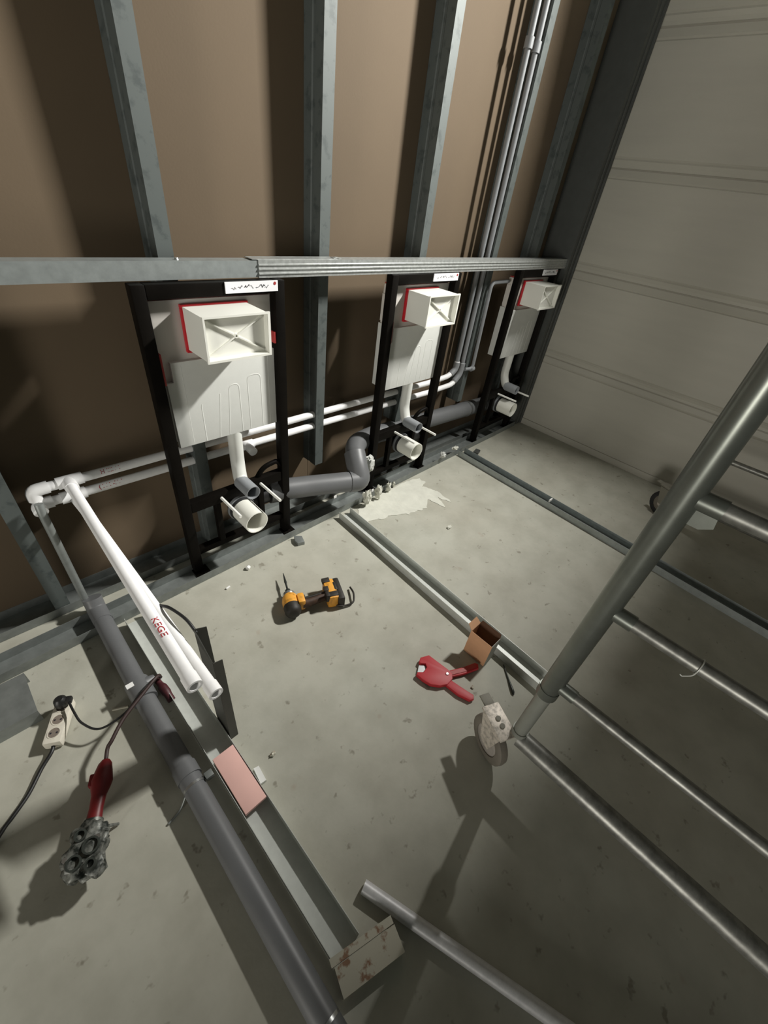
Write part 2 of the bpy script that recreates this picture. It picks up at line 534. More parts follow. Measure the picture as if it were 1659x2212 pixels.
# ------------------------------------------------------------------ toilet frames
def make_frame(loc, label):
    t = thing('toilet_frame', loc, label, 'toilet frame', 'toilet frames')
    ox, oy, oz = loc
    def P(x, y, z):
        return (ox + x, oy + y, oz + z)
    W = .49
    for x in (0.0, W - .038):
        box('leg', P(x, 0, .016), P(x + .038, .040, 1.136), 'black_steel', t, .004)
        # foot plate
        box('foot', P(x - .004, -.022, .0017), P(x + .058, .046, .0065), 'black_steel', t, .002)
        bm = bmesh.new()
        bm_tube(bm, [P(x + .019, .020, .006), P(x + .019, .020, .03)], .008, 8)
        link_mesh('foot_bolt', bm, 'black_steel', t, smooth=45)
    box('top_bar', P(.038, .002, 1.096), P(W - .038, .040, 1.136), 'black_steel', t, .004)
    box('cross_bar', P(.038, .004, .325), P(W - .038, .038, .372), 'black_steel', t, .003)
    box('lower_bar', P(.038, .010, .095), P(W - .038, .040, .125), 'black_steel', t, .003)
    # bent strap above the drain, right of the sleeve
    tube('strap', round_path([P(.34, .03, .36), P(.37, .02, .415), P(.44, .02, .425), P(.455, .02, .40)], .03), .011, 'black_steel', t, 10)
    for x in (.135, .335):
        box('drain_bracket', P(x, .008, .125), P(x + .024, .034, .325), 'black_steel', t, .002)
    # cistern
    tank = bmesh.new()
    bm_box(tank, P(.046, .042, .62), P(.462, .098, 1.086), .010)
    tk = link_mesh('cistern', tank, 'tank', t, smooth=35)
    box('tank_lid', P(.050, .046, 1.0862), P(.455, .094, 1.0905), 'red_dull', tk, .001)
    bm = bmesh.new()
    bm_tube(bm, [P(.17, .052, 1.088), P(.17, .052, 1.098)], .010, 10)
    link_mesh('stopper', bm, 'white_pvc', tk, smooth=45)
    bm = bmesh.new()
    bm_tube(bm, [P(.26, .06, 1.089), P(.26, .06, 1.095)], .017, 12)
    link_mesh('inlet_cap', bm, 'red_dull', tk, smooth=45)
    # insulating front cover
    poly = [(.055, .604), (.490, .604), (.494, .850), (.482, .850), (.482, .902), (.460, .902), (.460, .906), (.074, .906), (.074, .842), (.052, .842)]
    bm = bmesh.new()
    bm_prism(bm, poly, P(0, .027, 0), X, Z, Y, .020, .002)
    cv = link_mesh('front_cover', bm, 'foam', t, smooth=35)
    def ridge(pts, r=.0035):
        bm = bmesh.new()
        bm_tube(bm, [P(x, .0295, z) for x, z in pts], r, 8)
        link_mesh('ridge', bm, 'foam', cv, smooth=60)
    ridge([(.105, .607), (.105, .895)], .003)
    ridge(round_path_xz([(.152, .607), (.152, .74), (.155, .75)]))
    ridge(round_path_xz([(.205, .607), (.225, .775)]))
    ridge(round_path_xz([(.245, .607), (.262, .800), (.300, .800), (.300, .607)], .02))
    ridge(round_path_xz([(.335, .607), (.335, .822), (.390, .822), (.390, .607)], .02))
    ridge(round_path_xz([(.425, .607), (.425, .885)]), .003)
    # side insulation strips seen past the legs
    box('side_cover', P(.040, .050, .622), P(.0458, .100, .92), 'foam', t, .001)
    box('side_cap', P(.041, .058, .93), P(.0458, .094, 1.045), 'tank', t, .001)
    # red clips
    box('clip', P(.443, .004, .930), P(.4515, .030, .970), 'red_dull', t, .002)
    box('clip', P(.0385, .006, .845), P(.0455, .028, .945), 'red_dull', t, .002)
    # gasket and access box
    gx0, gx1, gz0, gz1 = .136, .361, .930, 1.0735
    gasket = bmesh.new()
    for lo, hi in (((gx0,   .026, gz1 - .011), (gx1, .041, gz1)), ((gx0,   .026, gz0), (gx1, .041, gz0 + .011)),
                   ((gx0,   .026, gz0 + .011), (gx0 + .011, .041, gz1 - .011)), ((gx1 - .011,   .026, gz0 + .011), (gx1, .041, gz1 - .011))):
        bm_box(gasket, P(*lo), P(*hi), .002)
    link_mesh('gasket', gasket, 'red_plastic', t, smooth=35)
    bx0, bx1, bz0, bz1, yf, yb = .141, .355, .940, 1.068, -.105, .036
    wall_t = .004
    bmb = bmesh.new()
    for lo, hi in (((bx0, yf, bz1 - wall_t), (bx1, yb, bz1)), ((bx0, yf, bz0), (bx1, yb, bz0 + wall_t)),
                   ((bx0, yf, bz0 + wall_t), (bx0 + wall_t, yb, bz1 - wall_t)), ((bx1 - wall_t, yf, bz0 + wall_t), (bx1, yb, bz1 - wall_t))):
        bm_box(bmb, P(*lo), P(*hi))
    ab = link_mesh('access_box', bmb, 'box_plastic', t)
    # rim lips
    bmr = bmesh.new()
    for lo, hi in (((bx0 - .003, yf - .002, bz1 - .003), (bx1 + .006, yf + .004, bz1 + .003)), ((bx0 - .003, yf - .002, bz0 - .004), (bx1 + .006, yf + .006, bz0 + .003)),
                   ((bx1 - .003, yf - .002, bz0 + .003), (bx1 + .006, yf + .004, bz1 - .003)), ((bx0 - .003, yf - .002, bz0 + .003), (bx0 + .003, yf + .004, bz1 - .003))):
        bm_box(bmr, P(*lo), P(*hi))
    link_mesh('box_rim', bmr, 'box_plastic', ab)
    box('box_panel', P(bx0 + wall_t, yf + .022, bz0 + wall_t), P(bx1 - wall_t, yf + .026, bz1 - wall_t), 'box_plastic', ab)
    cx, cz = (bx0 + bx1) / 2, (bz0 + bz1) / 2
    hx, hz = (bx1 - bx0) / 2 - .014, (bz1 - bz0) / 2 - .012
    for sx, sz, k0 in ((1, 1, .07), (1, -1, .07), (-1, 1, .07), (-1, -1, .07)):
        bm = bmesh.new()
        a = Vector(P(cx + sx * hx * .06, yf + .019, cz + sz * hz * .06))
        b = Vector(P(cx + sx * hx, yf + .019, cz + sz * hz))
        d = (b - a)
        bm_obox(bm, (a + b) / 2, d, Y, d.cross(Y), (d.length, .007, .0042))
        link_mesh('stiffener', bm, 'box_plastic', ab)
    bm = bmesh.new()
    bm_tube(bm, [P(cx, yf + .015, cz), P(cx, yf + .022, cz)], .007, 10, .003)
    link_mesh('hub', bm, 'box_plastic', ab, smooth=45)
    # warning label
    lb = box('label_strip', P(.272, -.0025, 1.104), P(.461, .0018, 1.136), 'label_white', t)
    tag(lb, 'white label strip with a black outline drawing and a red dot')
    r2 = random.Random(3)
    bm = bmesh.new()
    for k, (x, z) in enumerate(((.300, 1.118), (.322, 1.121), (.345, 1.124), (.362, 1.120), (.385, 1.119), (.402, 1.121), (.418, 1.119))):
        pts = []
        for j in range(5):
            pts.append(P(x + (j - 2) * .0042 + r2.uniform(-.0012, .0012), -.0029, z + r2.uniform(-.005, .005)))
        bm_tube(bm, pts, .0005 + .0003 * (k % 3), 5)
    link_mesh('line_drawing', bm, 'ink', lb)
    bm = bmesh.new()
    bm_tube(bm, [P(.449, -.0035, 1.128), P(.449, -.0024, 1.128)], .0048, 14)
    link_mesh('red_dot', bm, 'red_dull', lb)
    # flush pipe: white bend and grey sleeve
    tube('flush_bend', round_path([P(.275, .055, .625), P(.275, .055, .455), P(.262, .020, .400), P(.258, -.005, .390)], .05), .0280, 'milk_pvc', t, 18)
    sl = tube('flush_sleeve', [P(.258, .010, .391), P(.258, -.088, .389)], .0305, 'ht_light', t, 20, .003)
    # drain: grey clamp, black collar, white tube
    tube('drain_collar', [P(.252, .014, .248), P(.252, .002, .248)], [.057, .056], 'rubber', t, 24)
    tube('drain_tube', [P(.252, .004, .248), P(.252, -.108, .248)], .0510, 'white_pvc', t, 28, .0035)
    bm = bmesh.new()
    bm_tube(bm, round_path([P(.252, .014, .248), P(.252, .060, .248), P(.30, .072, .240), P(.44, .072, .232)], .05), .048, 20)
    link_mesh('drain_elbow', bm, 'black_plastic', t, smooth=45)
    tube('clamp_ring', [P(.252, .016, .248), P(.252, .030, .248)], .060, 'ht_light', t, 24)
    # threaded rods in white sleeves
    for x in (.162, .342):
        rd = tube('rod_sleeve', [P(x, .000, .352), P(x, -.150, .352)], .0062, 'rod', t, 12)
        tube('rod', [P(x, .058, .352), P(x, .0002, .352)], .0042, 'steel', rd, 8)
    return t

def round_path_xz(pts, rad=.015):
    r = round_path([(p[0], 0, p[1]) for p in pts], rad, 4)
    return [(p.x, p.z) for p in r]

f1 = make_frame((.415, 1.350, 0), 'left black toilet frame, its white access box nearest, beside the white pipes')
f2 = dup(f1, (1.457, 1.366, 0), 'middle black toilet frame, standing by the plaster smear on the floor')
f3 = dup(f1, (2.540, 1.372, 0), 'right black toilet frame, in the corner by the panelled wall')

# ------------------------------------------------------------------ wall drain pipe
dp = thing('drain_pipe', (1.15, 1.40, 0), 'thick grey drain pipe running low along the back wall behind the frames', 'drain pipe')
tube('pipe_run', round_path([(.84, 1.415, .238), (1.00, 1.375, .222), (1.285, 1.274, .204)], .06), .052, 'ht_grey', dp, 24)
tube('socket', [(.835, 1.417, .239), (.885, 1.404, .234)], .058, 'ht_grey', dp, 24)
tube('elbow', round_path([(1.23, 1.295, .208), (1.290, 1.272, .204), (1.298, 1.315, .265), (1.325, 1.370, .31)], .05, 6), .056, 'ht_grey', dp, 24)
tube('bend', round_path([(1.312, 1.345, .29), (1.375, 1.43, .318), (1.53, 1.468, .305), (1.62, 1.470, .300)], .08, 6), .052, 'ht_grey', dp, 24)
tube('pipe_run', [(1.60, 1.470, .300), (3.02, 1.470, .215)], .052, 'ht_grey', dp, 24)
cl = tube('pipe_clamp', [(2.475, 1.470, .249), (2.490, 1.470, .248)], .0555, 'steel', dp, 24)
for k, (x, y, z) in enumerate(((1.12, 1.29, .165), (1.33, 1.235, .150))):
    box('paper_sticker', (x - .008, y - .021, z), (x + .008, y - .018, z + .014), 'paper', dp)

# plaster lumps and smear
pl = [(1.2995, 1.2828), (1.3636, 1.2991), (1.44, 1.305), (1.6008, 1.312), (1.7117, 1.312), (1.8311, 1.2895), (1.8278, 1.2355), (1.7764, 1.2102),
      (1.8066, 1.1712), (1.8162, 1.1229), (1.8024, 1.0064), (1.767, 1.0824), (1.7306, 0.9921), (1.7167, 1.0733), (1.7089, 1.1068), (1.628, 1.0555),
      (1.5604, 1.0677), (1.4904, 1.0826), (1.4303, 1.1265), (1.3649, 1.1344), (1.2865, 1.1628), (1.2384, 1.1696), (1.2556, 1.2147)]
def ragged(poly, amp, sub):
    out = []
    n = len(poly)
    for i in range(n):
        a, b = Vector((*poly[i], 0)), Vector((*poly[(i + 1) % n], 0))
        for k in range(sub):
            p = a.lerp(b, k / sub)
            out.append((p.x + rnd.uniform(-amp, amp), p.y + rnd.uniform(-amp, amp)))
    return out
bm = bmesh.new()
rg = ragged(pl, .007, 5)
vs = [bm.verts.new((x, y, .0004)) for x, y in rg]
f = bm.faces.new(vs)
r = bmesh.ops.extrude_face_region(bm, geom=[f])
for v in [g for g in r['geom'] if isinstance(g, bmesh.types.BMVert)]:
    v.co.z = .0022
bmesh.ops.triangulate(bm, faces=bm.faces[:])
tag(link_mesh('plaster_smear', bm, 'plaster', None, (1.55, 1.18, 0)), 'dried white plaster smear on the floor before the middle frame', 'plaster')

def lump(name, c, r, m, label, cat, squash=(1, 1, 1), seed=0, group=None):
    bm = bmesh.new()
    bmesh.ops.create_icosphere(bm, subdivisions=3, radius=1)
    for v in bm.verts:
        d = 1 + .75 * noise.noise(v.co * 2.3 + Vector((seed * 7.1, seed * 3.3, 0)))
        v.co = Vector((v.co.x * r * squash[0] * d, v.co.y * r * squash[1] * d, v.co.z * r * squash[2] * d))
    zmin = min(v.co.z for v in bm.verts)
    for v in bm.verts:
        v.co += Vector(c) + Vector((0, 0, -zmin))
    return tag(link_mesh(name, bm, m, None, c, smooth=50), label, cat, group)
lump('foam_lump', (1.405, 1.335, .175), .055, 'foam', 'bright white foam lump in the drain elbow by the middle frame', 'foam lump', (.60, .45, .80), 1)
LUMPS = ['tall rough plaster lump nearest the drain pipe elbow in the heap', 'second plaster lump from the drain pipe elbow, below the white foam',
         'plaster lump just left of the left foot of the middle frame', 'low plaster lump just right of the left foot of the middle frame',
         'plaster lump in the track midway between the feet of the middle frame', 'smallest plaster lump, rightmost of the heap in the track']
for k, (x, y, h) in enumerate(((1.36, 1.275, .045), (1.40, 1.300, .03), (1.455, 1.285, .040), (1.50, 1.31, .022), (1.56, 1.30, .030), (1.62, 1.315, .018))):
    lump('plaster_lump', (x, y, .0023), h, 'plaster', LUMPS[k], 'plaster lump', (.45, .45, 1.0), 10 + k, 'plaster lumps at the middle frame')
lump('foam_lump', (2.10, 1.325, .042), .020, 'foam', 'small white foam lump by the right foot of the middle frame', 'foam lump', (1, .8, 1), 4)
lump('plaster_lump', (2.265, 1.345, .042), .022, 'plaster', 'flat pale plaster crumb on the track end near the right frame', 'plaster lump', (1.2, .7, .5), 6)

# ------------------------------------------------------------------ white water pipes
def fitting(name, p, q, r, m, parent):
    return tube(name, [p, q], r, m, parent, 16)
PR = .0158
up = thing('water_pipe', (.13, 1.49, .536), 'upper white water pipe with the longer wall run and branch marked with red letters', 'water pipe')
yb = 1.486
tube('wall_run', round_path([(.030, yb, .533), (2.02, yb, .522), (2.19, 1.478, .535), (2.244, 1.475, .575), (2.246, 1.475, .62)], .05), PR, 'ppr', up, 16)
tube('riser', [(2.246, 1.475, .60), (2.232, 1.475, 3.2)], .0130, 'ppr_grey', up, 16)
tube('branch', [(.129, yb, .536), (.1135, .545, .542)], PR, 'ppr', up, 18, .004)
tube('tee', [(.098, yb, .5335), (.172, yb, .5335)], .0205, 'ppr', up, 16)
tube('tee_outlet', [(.130, yb, .5335), (.129, 1.438, .5335)], .0205, 'ppr', up, 16)
tube('elbow', round_path([(.075, yb, .533), (.030, yb, .533), (.030, yb, .500)], .02), .0205, 'ppr', up, 16)
tube('elbow', round_path([(2.205, 1.477, .545), (2.244, 1.475, .572), (2.246, 1.475, .615)], .02), .0195, 'ppr_grey', up, 16)
tube('coupler', [(2.238, 1.475, 1.955), (2.238, 1.475, 1.99)], .0195, 'ppr_grey', up, 16)
tube('end_collar', [(.1138, .575, .542), (.1134, .543, .542)], .0175, 'ppr', up, 18, .0055)
lo = thing('water_pipe', (.122, 1.49, .466), 'lower white water pipe with the shorter bent branch under the marked one', 'water pipe')
tube('wall_run', round_path([(.028, yb, .478), (2.06, yb, .458), (2.25, 1.478, .470), (2.306, 1.475, .530), (2.309, 1.475, .60)], .06), PR, 'ppr', lo, 16)
tube('riser', [(2.309, 1.475, .58), (2.297, 1.475, 3.2)], .0130, 'ppr_grey', lo, 16)
tube('branch', round_path([(.128, yb, .468), (.134, 1.40, .466), (.1525, .552, .452)], .04), PR, 'ppr', lo, 18, .004)
tube('tee', [(.092, yb, .4765), (.166, yb, .476)], .0205, 'ppr', lo, 16)
tube('elbow', round_path([(.070, yb, .4775), (.028, yb, .478), (.028, 1.452, .470)], .02), .0205, 'ppr', lo, 16)
tube('tee', [(.750, yb, .4705), (.810, yb, .470)], .0205, 'ppr', lo, 16)
tube('tee_outlet', [(.780, yb, .470), (.780, 1.430, .462)], .0190, 'ppr', lo, 16)
tube('coupler', [(2.302, 1.475, 1.955), (2.302, 1.475, 1.99)], .0195, 'ppr_grey', lo, 16)
tube('end_collar', [(.1522, .580, .4523), (.1526, .550, .452)], .0175, 'ppr', lo, 18, .0055)
tube('elbow', round_path([(2.262, 1.476, .490), (2.307, 1.475, .530), (2.309, 1.475, .60)], .03), .0195, 'ppr_grey', lo, 16)
# pipe loop to the right cistern
tube_loop = thing('branch_pipe', (2.33, 1.44, .57), 'thin pale pipe bent up to the cistern of the right frame', 'water pipe')
tube('pipe', round_path([(2.318, 1.452, .566), (2.386, 1.442, .563), (2.364, 1.442, 1.063), (2.545, 1.442, 1.066)], .035), .0105, 'ppr_grey', tube_loop, 12)
tube('elbow', [(2.368, 1.442, .5625), (2.398, 1.442, .5625)], .0150, 'ppr_grey', tube_loop, 12)

def text_mesh(name, body, size, o, u, v, m, parent, thick=.0004):
    cu = bpy.data.curves.new(name + '_curve', 'FONT')
    cu.body = body
    cu.size = size
    cu.extrude = thick
    cu.resolution_u = 3
    tmp = bpy.data.objects.new(name + '_tmp', cu)
    COL.objects.link(tmp)
    dg = bpy.context.evaluated_depsgraph_get()
    me = bpy.data.meshes.new_from_object(tmp.evaluated_get(dg))
    bpy.data.objects.remove(tmp)
    bpy.data.curves.remove(cu)
    bm = bmesh.new()
    bm.from_mesh(me)
    bpy.data.meshes.remove(me)
    o, u, v = Vector(o), Vector(u).normalized(), Vector(v).normalized()
    n = u.cross(v)
    xs = [w_.co.x for w_ in bm.verts]
    x0 = min(xs)
    for w_ in bm.verts:
        p = w_.co.copy()
        w_.co = o + u * (p.x - x0) + v * p.y + n * p.z
    return link_mesh(name, bm, m, parent)

# hand-written red letters KEGE along the upper branch, wrapped on the pipe
def pipe_text(name, body, size, axis_o, u, top, r, m, parent, spread=1.0, off=0.0):
    """letters whose baseline runs along u; wrapped round the pipe axis about direction top"""
    o = text_mesh(name, body, size, (0, 0, 0), X, Y, m, parent)
    me = o.data
    base = origin_of(parent)
    u = Vector(u).normalized()
    top = Vector(top).normalized()
    side = top.cross(u)
    axis_o = Vector(axis_o)
    for vtx in me.vertices:
        p = vtx.co + base
        a = (p.y - size * .35 + off) / r
        q = axis_o + u * p.x * spread + (top * math.cos(a) + side * math.sin(a)) * (r + .0004 + p.z)
        vtx.co = q - base
    return o
br0, br1 = Vector((.129, yb, .536)), Vector((.1135, .545, .542))
bd = (br1 - br0).normalized()
pipe_text('red_lettering', 'KEGE', .021, br0 + bd * .728, bd, Vector((.10, 0, 1)), PR, 'red_ink', up, 1.35)
pipe_text('grey_print', '.: - ,.', .014, Vector((.128, yb, .468)) + Vector((.024, -.934, -.016)).normalized() * .68, Vector((.024, -.934, -.016)), Vector((-.35, 0, 1)), PR, 'ink', lo, 1.2)
wd_ = Vector((1, 0, -.0055))
for prt, zz, x0, seq in ((up, .5318, .225, 'H IIII / I'), (lo, .4762, .205, '( I / I -I \\ \'')):
    pipe_text('red_lettering', seq, .020, (x0, yb, zz), wd_, (0, -.8, .6), PR, 'red_ink', prt, 1.0)

# conduit by the left stud
tag(tube('conduit', round_path([(.030, 1.425, .52), (.028, 1.418, .49), (.028, 1.412, .012)], .02), .0125, 'galv_dark', None, 14, origin=(.028, 1.412, .012)),
    'dull grey conduit standing beside the left stud below the pipe elbows', 'conduit')
# offcut plate at the far left on the floor
bm = bmesh.new()
bm_prism(bm, [(0, 0), (0, .052), (.165, .052), (.165, 0), (.1635, 0), (.1635, .0505), (.0015, .0505), (.0015, 0)], (-.205, 1.070, 0), Y, Z, -X, .75)
tag(link_mesh('channel_offcut', bm, 'galv_dark', None, (-.45, 1.15, 0)), 'wide grey metal channel lying on the floor at the left edge', 'metal channel')

# ------------------------------------------------------------------ things in the near track
t = thing('stud_stub', (.185, .70, 0), 'short dark upright stud standing by the track under the pipe ends', 'stud')
prism('web', [(0, 0), (.085, 0), (.085, .482), (.065, .478), (0, .435)], (.1860, .638, .002), Y, Z, X, .0016, 'post_shaded', t)
prism('flange', [(0, 0), (.024, 0), (.024, .425), (0, .432)], (.1878, .638, .002), X, Z, Y, .0016, 'post_shaded', t)
prism('flange', [(0, 0), (.030, 0), (.030, .470), (0, .485)], (.1878, .7215, .002), X, Z, Y, .0016, 'post_shaded', t)
tag(tube('cable', spline([(.190, .718, .474), (.185, .765, .488), (.170, .83, .482), (.155, .88, .458), (.146, .95, .435), (.140, 1.02, .442)], 8), .0042, 'black_plastic', None, 8),
    'black cable arching from the white pipes to the short stud', 'cable')
tag(box('plasterboard_strip', (.113, .418, .030), (.178, .604, .0425), 'pink', None, .0015), 'pink plasterboard strip lying in the open floor track', 'plasterboard')
prism('paper_scrap', [(.1928, .5151), (.2083, .5114), (.2040, .4634), (.1866, .4659)], (0, 0, .0005), X, Y, Z, .012, 'paper')
tag(bpy.data.objects['paper_scrap'], 'small white scrap on the floor beside the pink strip', 'scrap')
bpy.data.objects['paper_scrap'].data.transform(Matrix.Translation((-.198, -.489, 0)))
bpy.data.objects['paper_scrap'].location = (.198, .489, .0005)
# bracket lying across the near end
bk = thing('channel_bracket', (.165, .0, 0), 'rust-spotted steel channel piece lying across the near end of the track', 'bracket')
ax = Vector((.150, -.045, 0)).normalized()
ay = Vector((-ax.y, ax.x, 0))
o0 = Vector((.092, -.020, .0))
bm = bmesh.new()
bm_prism(bm, [(0, 0), (0, .046), (.052, .046), (.052, .010), (.0505, .010), (.0505, .0445), (.0015, .0445), (.0015, 0)], o0, ay, Z, ax, .155)
link_mesh('plate', bm, 'rusty_plate', bk)
bm = bmesh.new()
bm_prism(bm, [(.054, .030), (.054, .047), (.070, .047), (.070, .040), (.0685, .040), (.0685, .0455), (.0555, .0455), (.0555, .030)], o0 - ax * .006, ay, Z, ax, .16)
link_mesh('lip', bm, 'rusty_plate', bk)
# loose pole
pd = (Vector((.4159, -.3850, .017)) - Vector((.2522, .0887, .017))).normalized()
tag(tube('loose_tube', [Vector((.2522, .0887, .0172)), Vector((.2522, .0887, .0172)) + pd * 1.3], .0165, 'loose', None, 18, .002),
    'loose grey steel tube lying on the floor at the bottom edge', 'tube')

# left drain pipe
ld_ = thing('drain_pipe', (.047, .7, 0), 'long grey drain pipe on the floor left of the open track', 'drain pipe')
cxp = .046
tube('pipe_run', [(cxp, 1.330, .040), (cxp - .004, .93, .040)], .030, 'ht_grey', ld_, 22)
tube('pipe_run', [(cxp - .004, .93, .040), (cxp + .003, -.60, .040)], .030, 'ht_grey', ld_, 22)
tube('elbow', round_path([(cxp, 1.30, .040), (cxp, 1.375, .042), (cxp + .002, 1.395, .085)], .05), .0315, 'ht_grey', ld_, 22)
tube('socket', [(cxp - .003, .985, .040), (cxp - .003, .905, .040)], .0365, 'ht_grey', ld_, 22)
tube('socket', [(cxp - .002, .600, .040), (cxp - .002, .640, .040)], .0335, 'ht_grey', ld_, 22)
bm = bmesh.new()
bm_tube(bm, [(cxp + .0, .955, .046), (cxp + .048, .962, .046)], [.030, .012], 16)
link_mesh('branch_cone', bm, 'ht_grey', ld_, smooth=45)
box('sticker', (.012, .955, .0735), (.034, .972, .0755), 'paper', ld_)
for yy, mm in ((.575, 'steel'), (-.018, 'steel')):
    bm = bmesh.new()
    bm_tube(bm, [(cxp - .001, yy, .040), (cxp - .001, yy - .007, .040)], .0318, 20)
    link_mesh('pipe_clamp', bm, mm, ld_, smooth=45)
lug = box('clamp_lug', (cxp + .030, .560, .040), (cxp + .052, .580, .060), 'galv_dark', ld_, .002)
tag(tube('wire', spline([(.015, .570, .030), (-.004, .560, .012), (-.020, .555, .006), (-.045, .550, .004)], 6), .0030, 'galv_dark', None, 8),
    'short wire end on the floor beside the grey drain pipe', 'wire')
tag(tube('metal_pin', [(-.005, .945, .0045), (-.045, .965, .0045)], .0045, 'rusty_plate', None, 8), 'small metal pin on the floor beside the drain pipe socket', 'pin')
bm = bmesh.new()
bm_tube(bm, spline([(.096, .955, .034), (.099, .93, .034), (.102, .895, .032), (.104, .865, .020)], 4), [.010] * 5 + [.014] * 4 + [.012] * 4, 10)
pg = link_mesh('plug', bm, 'maroon', None, (.100, .91, .02), smooth=50)
tag(pg, 'dark red plug wedged between the drain pipe and the track', 'plug')

# ------------------------------------------------------------------ power strip and cables
ps = thing('power_strip', (-.165, 1.01, 0), 'grubby white power strip with a black plug in its top socket', 'power strip')
a = Vector((-.201, .946, 0)) - Vector((-.129, 1.075, 0))
a.normalize()
b = Vector((-a.y, a.x, 0))
c0 = Vector((-.172, 1.012, 0))
bm = bmesh.new()
bm_obox(bm, c0 + Z * .021, a, b, Z, (.136, .047, .034), .006)
link_mesh('housing', bm, 'strip_white', ps, smooth=35)
for s in (-.042, -.002, .038):
    q = c0 + a * s
    ring = bmesh.new()
    bm_tube(ring, [q + Z * .0370, q + Z * .0392], .0172, 20, .0025)
    rg_ = link_mesh('socket', ring, 'strip_white', ps, smooth=45)
    well = bmesh.new()
    bm_tube(well, [q + Z * .0370, q + Z * .0382], .0146, 18)
    link_mesh('socket_well', well, 'socket_grey', rg_)
    for e in (-1, 1):
        hb = bmesh.new()
        bm_tube(hb, [q + b * e * .008 + Z * .0378, q + b * e * .008 + Z * .0390], .0028, 8)
        link_mesh('pin_hole', hb, 'ink', rg_)
box_ = bmesh.new()
bm_tube(box_, spline([c0 + a * .062 + Z * .018, c0 + a * .085 + Z * .016, Vector((-.245, .912, .010)), Vector((-.287, .866, .006)), Vector((-.33, .832, .006)),
                      Vector((-.358, .811, .006)), Vector((-.45, .72, .006))], 6), .0052, 10)
link_mesh('cable', box_, 'black_plastic', ps, smooth=50)
pk = thing('plug', (-.14, 1.06, .04), 'black plug pushed into the white power strip, with its thin cable', 'plug')
q = c0 + a * (-.050)
bm = bmesh.new()
bm_tube(bm, [q + Z * .0394, q + Z * .050, q + Z * .066, q + Z * .074], [.017, .019, .017, .010], 16)
link_mesh('plug_body', bm, 'black_plastic', pk, smooth=45)
bm = bmesh.new()
bm_obox(bm, q + b * .014 + Z * .058, b, a, Z, (.034, .020, .018), .005)
link_mesh('plug_neck', bm, 'black_plastic', pk, smooth=35)
tube('cable', spline([q + b * .020 + Z * .058, Vector((-.128, .99, .060)), Vector((-.121, .944, .055)), Vector((-.089, .898, .050)), Vector((-.019, .892, .062)),
                      Vector((.045, .915, .085)), Vector((.098, .938, .080)), Vector((.106, .95, .060))], 8), .0034, 'black_plastic', pk, 8)

# ------------------------------------------------------------------ pipe welder
wz = .062
wa = Vector((-.105, .790, wz)); wb_ = Vector((-.178, .655, wz + .004)); wc = Vector((-.208, .600, wz))
wdv = (wc - wa).normalized()
wsd = Vector((-wdv.y, wdv.x, 0)).normalized()
pw = thing('pipe_welder', (-.16, .69, 0), 'pipe welding iron with red handle and dark heating head lying on the floor', 'welding iron')
bm = bmesh.new()
path = [wa + wdv * s for s in (0, .010, .030, .055, .070, .090, .120, .150)]
bm_tube(bm, path, [.010, .017, .022, .027, .024, .018, .0165, .019], 16)
for v in bm.verts:
    v.co.z = wz + (v.co.z - wz) * .80
link_mesh('handle', bm, 'weld_red', pw, smooth=50)
bm = bmesh.new()
bm_obox(bm, wa + wdv * .050 - wsd * .020 + Z * .0, wdv, wsd, Z, (.032, .020, .022), .005)
link_mesh('handle_bump', bm, 'weld_red', pw, smooth=35)
bm = bmesh.new()
bm_tube(bm, [wa + wdv * .147, wa + wdv * .158], .0225, 16)
link_mesh('collar', bm, 'weld_metal', pw, smooth=45)
bm = bmesh.new()
bmesh.ops.create_icosphere(bm, subdivisions=4, radius=1)
hc = wa + wdv * .212 + Z * .004
for v in bm.verts:
    d_ = 1 + .30 * noise.noise(v.co * 2.6 + Vector((3.1, 0, 9.0))) + .16 * noise.noise(v.co * 6.5)
    q_ = Vector((max(-.82, min(.82, v.co.x)), max(-.80, min(.80, v.co.y)), max(-.7, min(.7, v.co.z))))
    v.co = hc + wdv * q_.x * .066 * d_ + wsd * q_.y * .050 * d_ + Z * q_.z * .034 * d_
link_mesh('heating_head', bm, 'weld_metal', pw, smooth=60)
for s, t_, rr_ in ((.185, -.012, .013), (.212, .016, .018), (.240, -.014, .016), (.250, .022, .012)):
    pz = wa + wdv * s + wsd * t_
    bm = bmesh.new()
    bm_tube(bm, [pz + Z * .014, pz + Z * .036], [rr_, rr_ * 1.05], 16, .004)
    link_mesh('heating_socket', bm, 'weld_dark', pw, smooth=45)
for s, t_ in ((.195, .026), (.228, -.036)):
    bm = bmesh.new()
    pz = wa + wdv * s + wsd * t_ + Z * .026
    bm_tube(bm, [pz - Z * .008, pz + Z * .004], .006, 8)
    link_mesh('bolt', bm, 'steel', pw, smooth=45)
for sg in (1, -1):
    bm = bmesh.new()
    bm_tube(bm, [wa + wdv * .165, wa + wdv * .158 + wsd * sg * .030 - Z * .030, wa + wdv * .150 + wsd * sg * .042 - Z * (wz - .004)], .004, 8)
    link_mesh('stand_leg', bm, 'weld_metal', pw, smooth=45)
tube('cord', spline([wa + wdv * .004, wa - wdv * .03 + Z * .006, Vector((-.074, .825, .078)), Vector((-.029, .862, .085)), Vector((.037, .899, .088)),
                     Vector((.098, .935, .082)), Vector((.108, .948, .050))], 8), .0055, 'brown_cord', pw, 10)

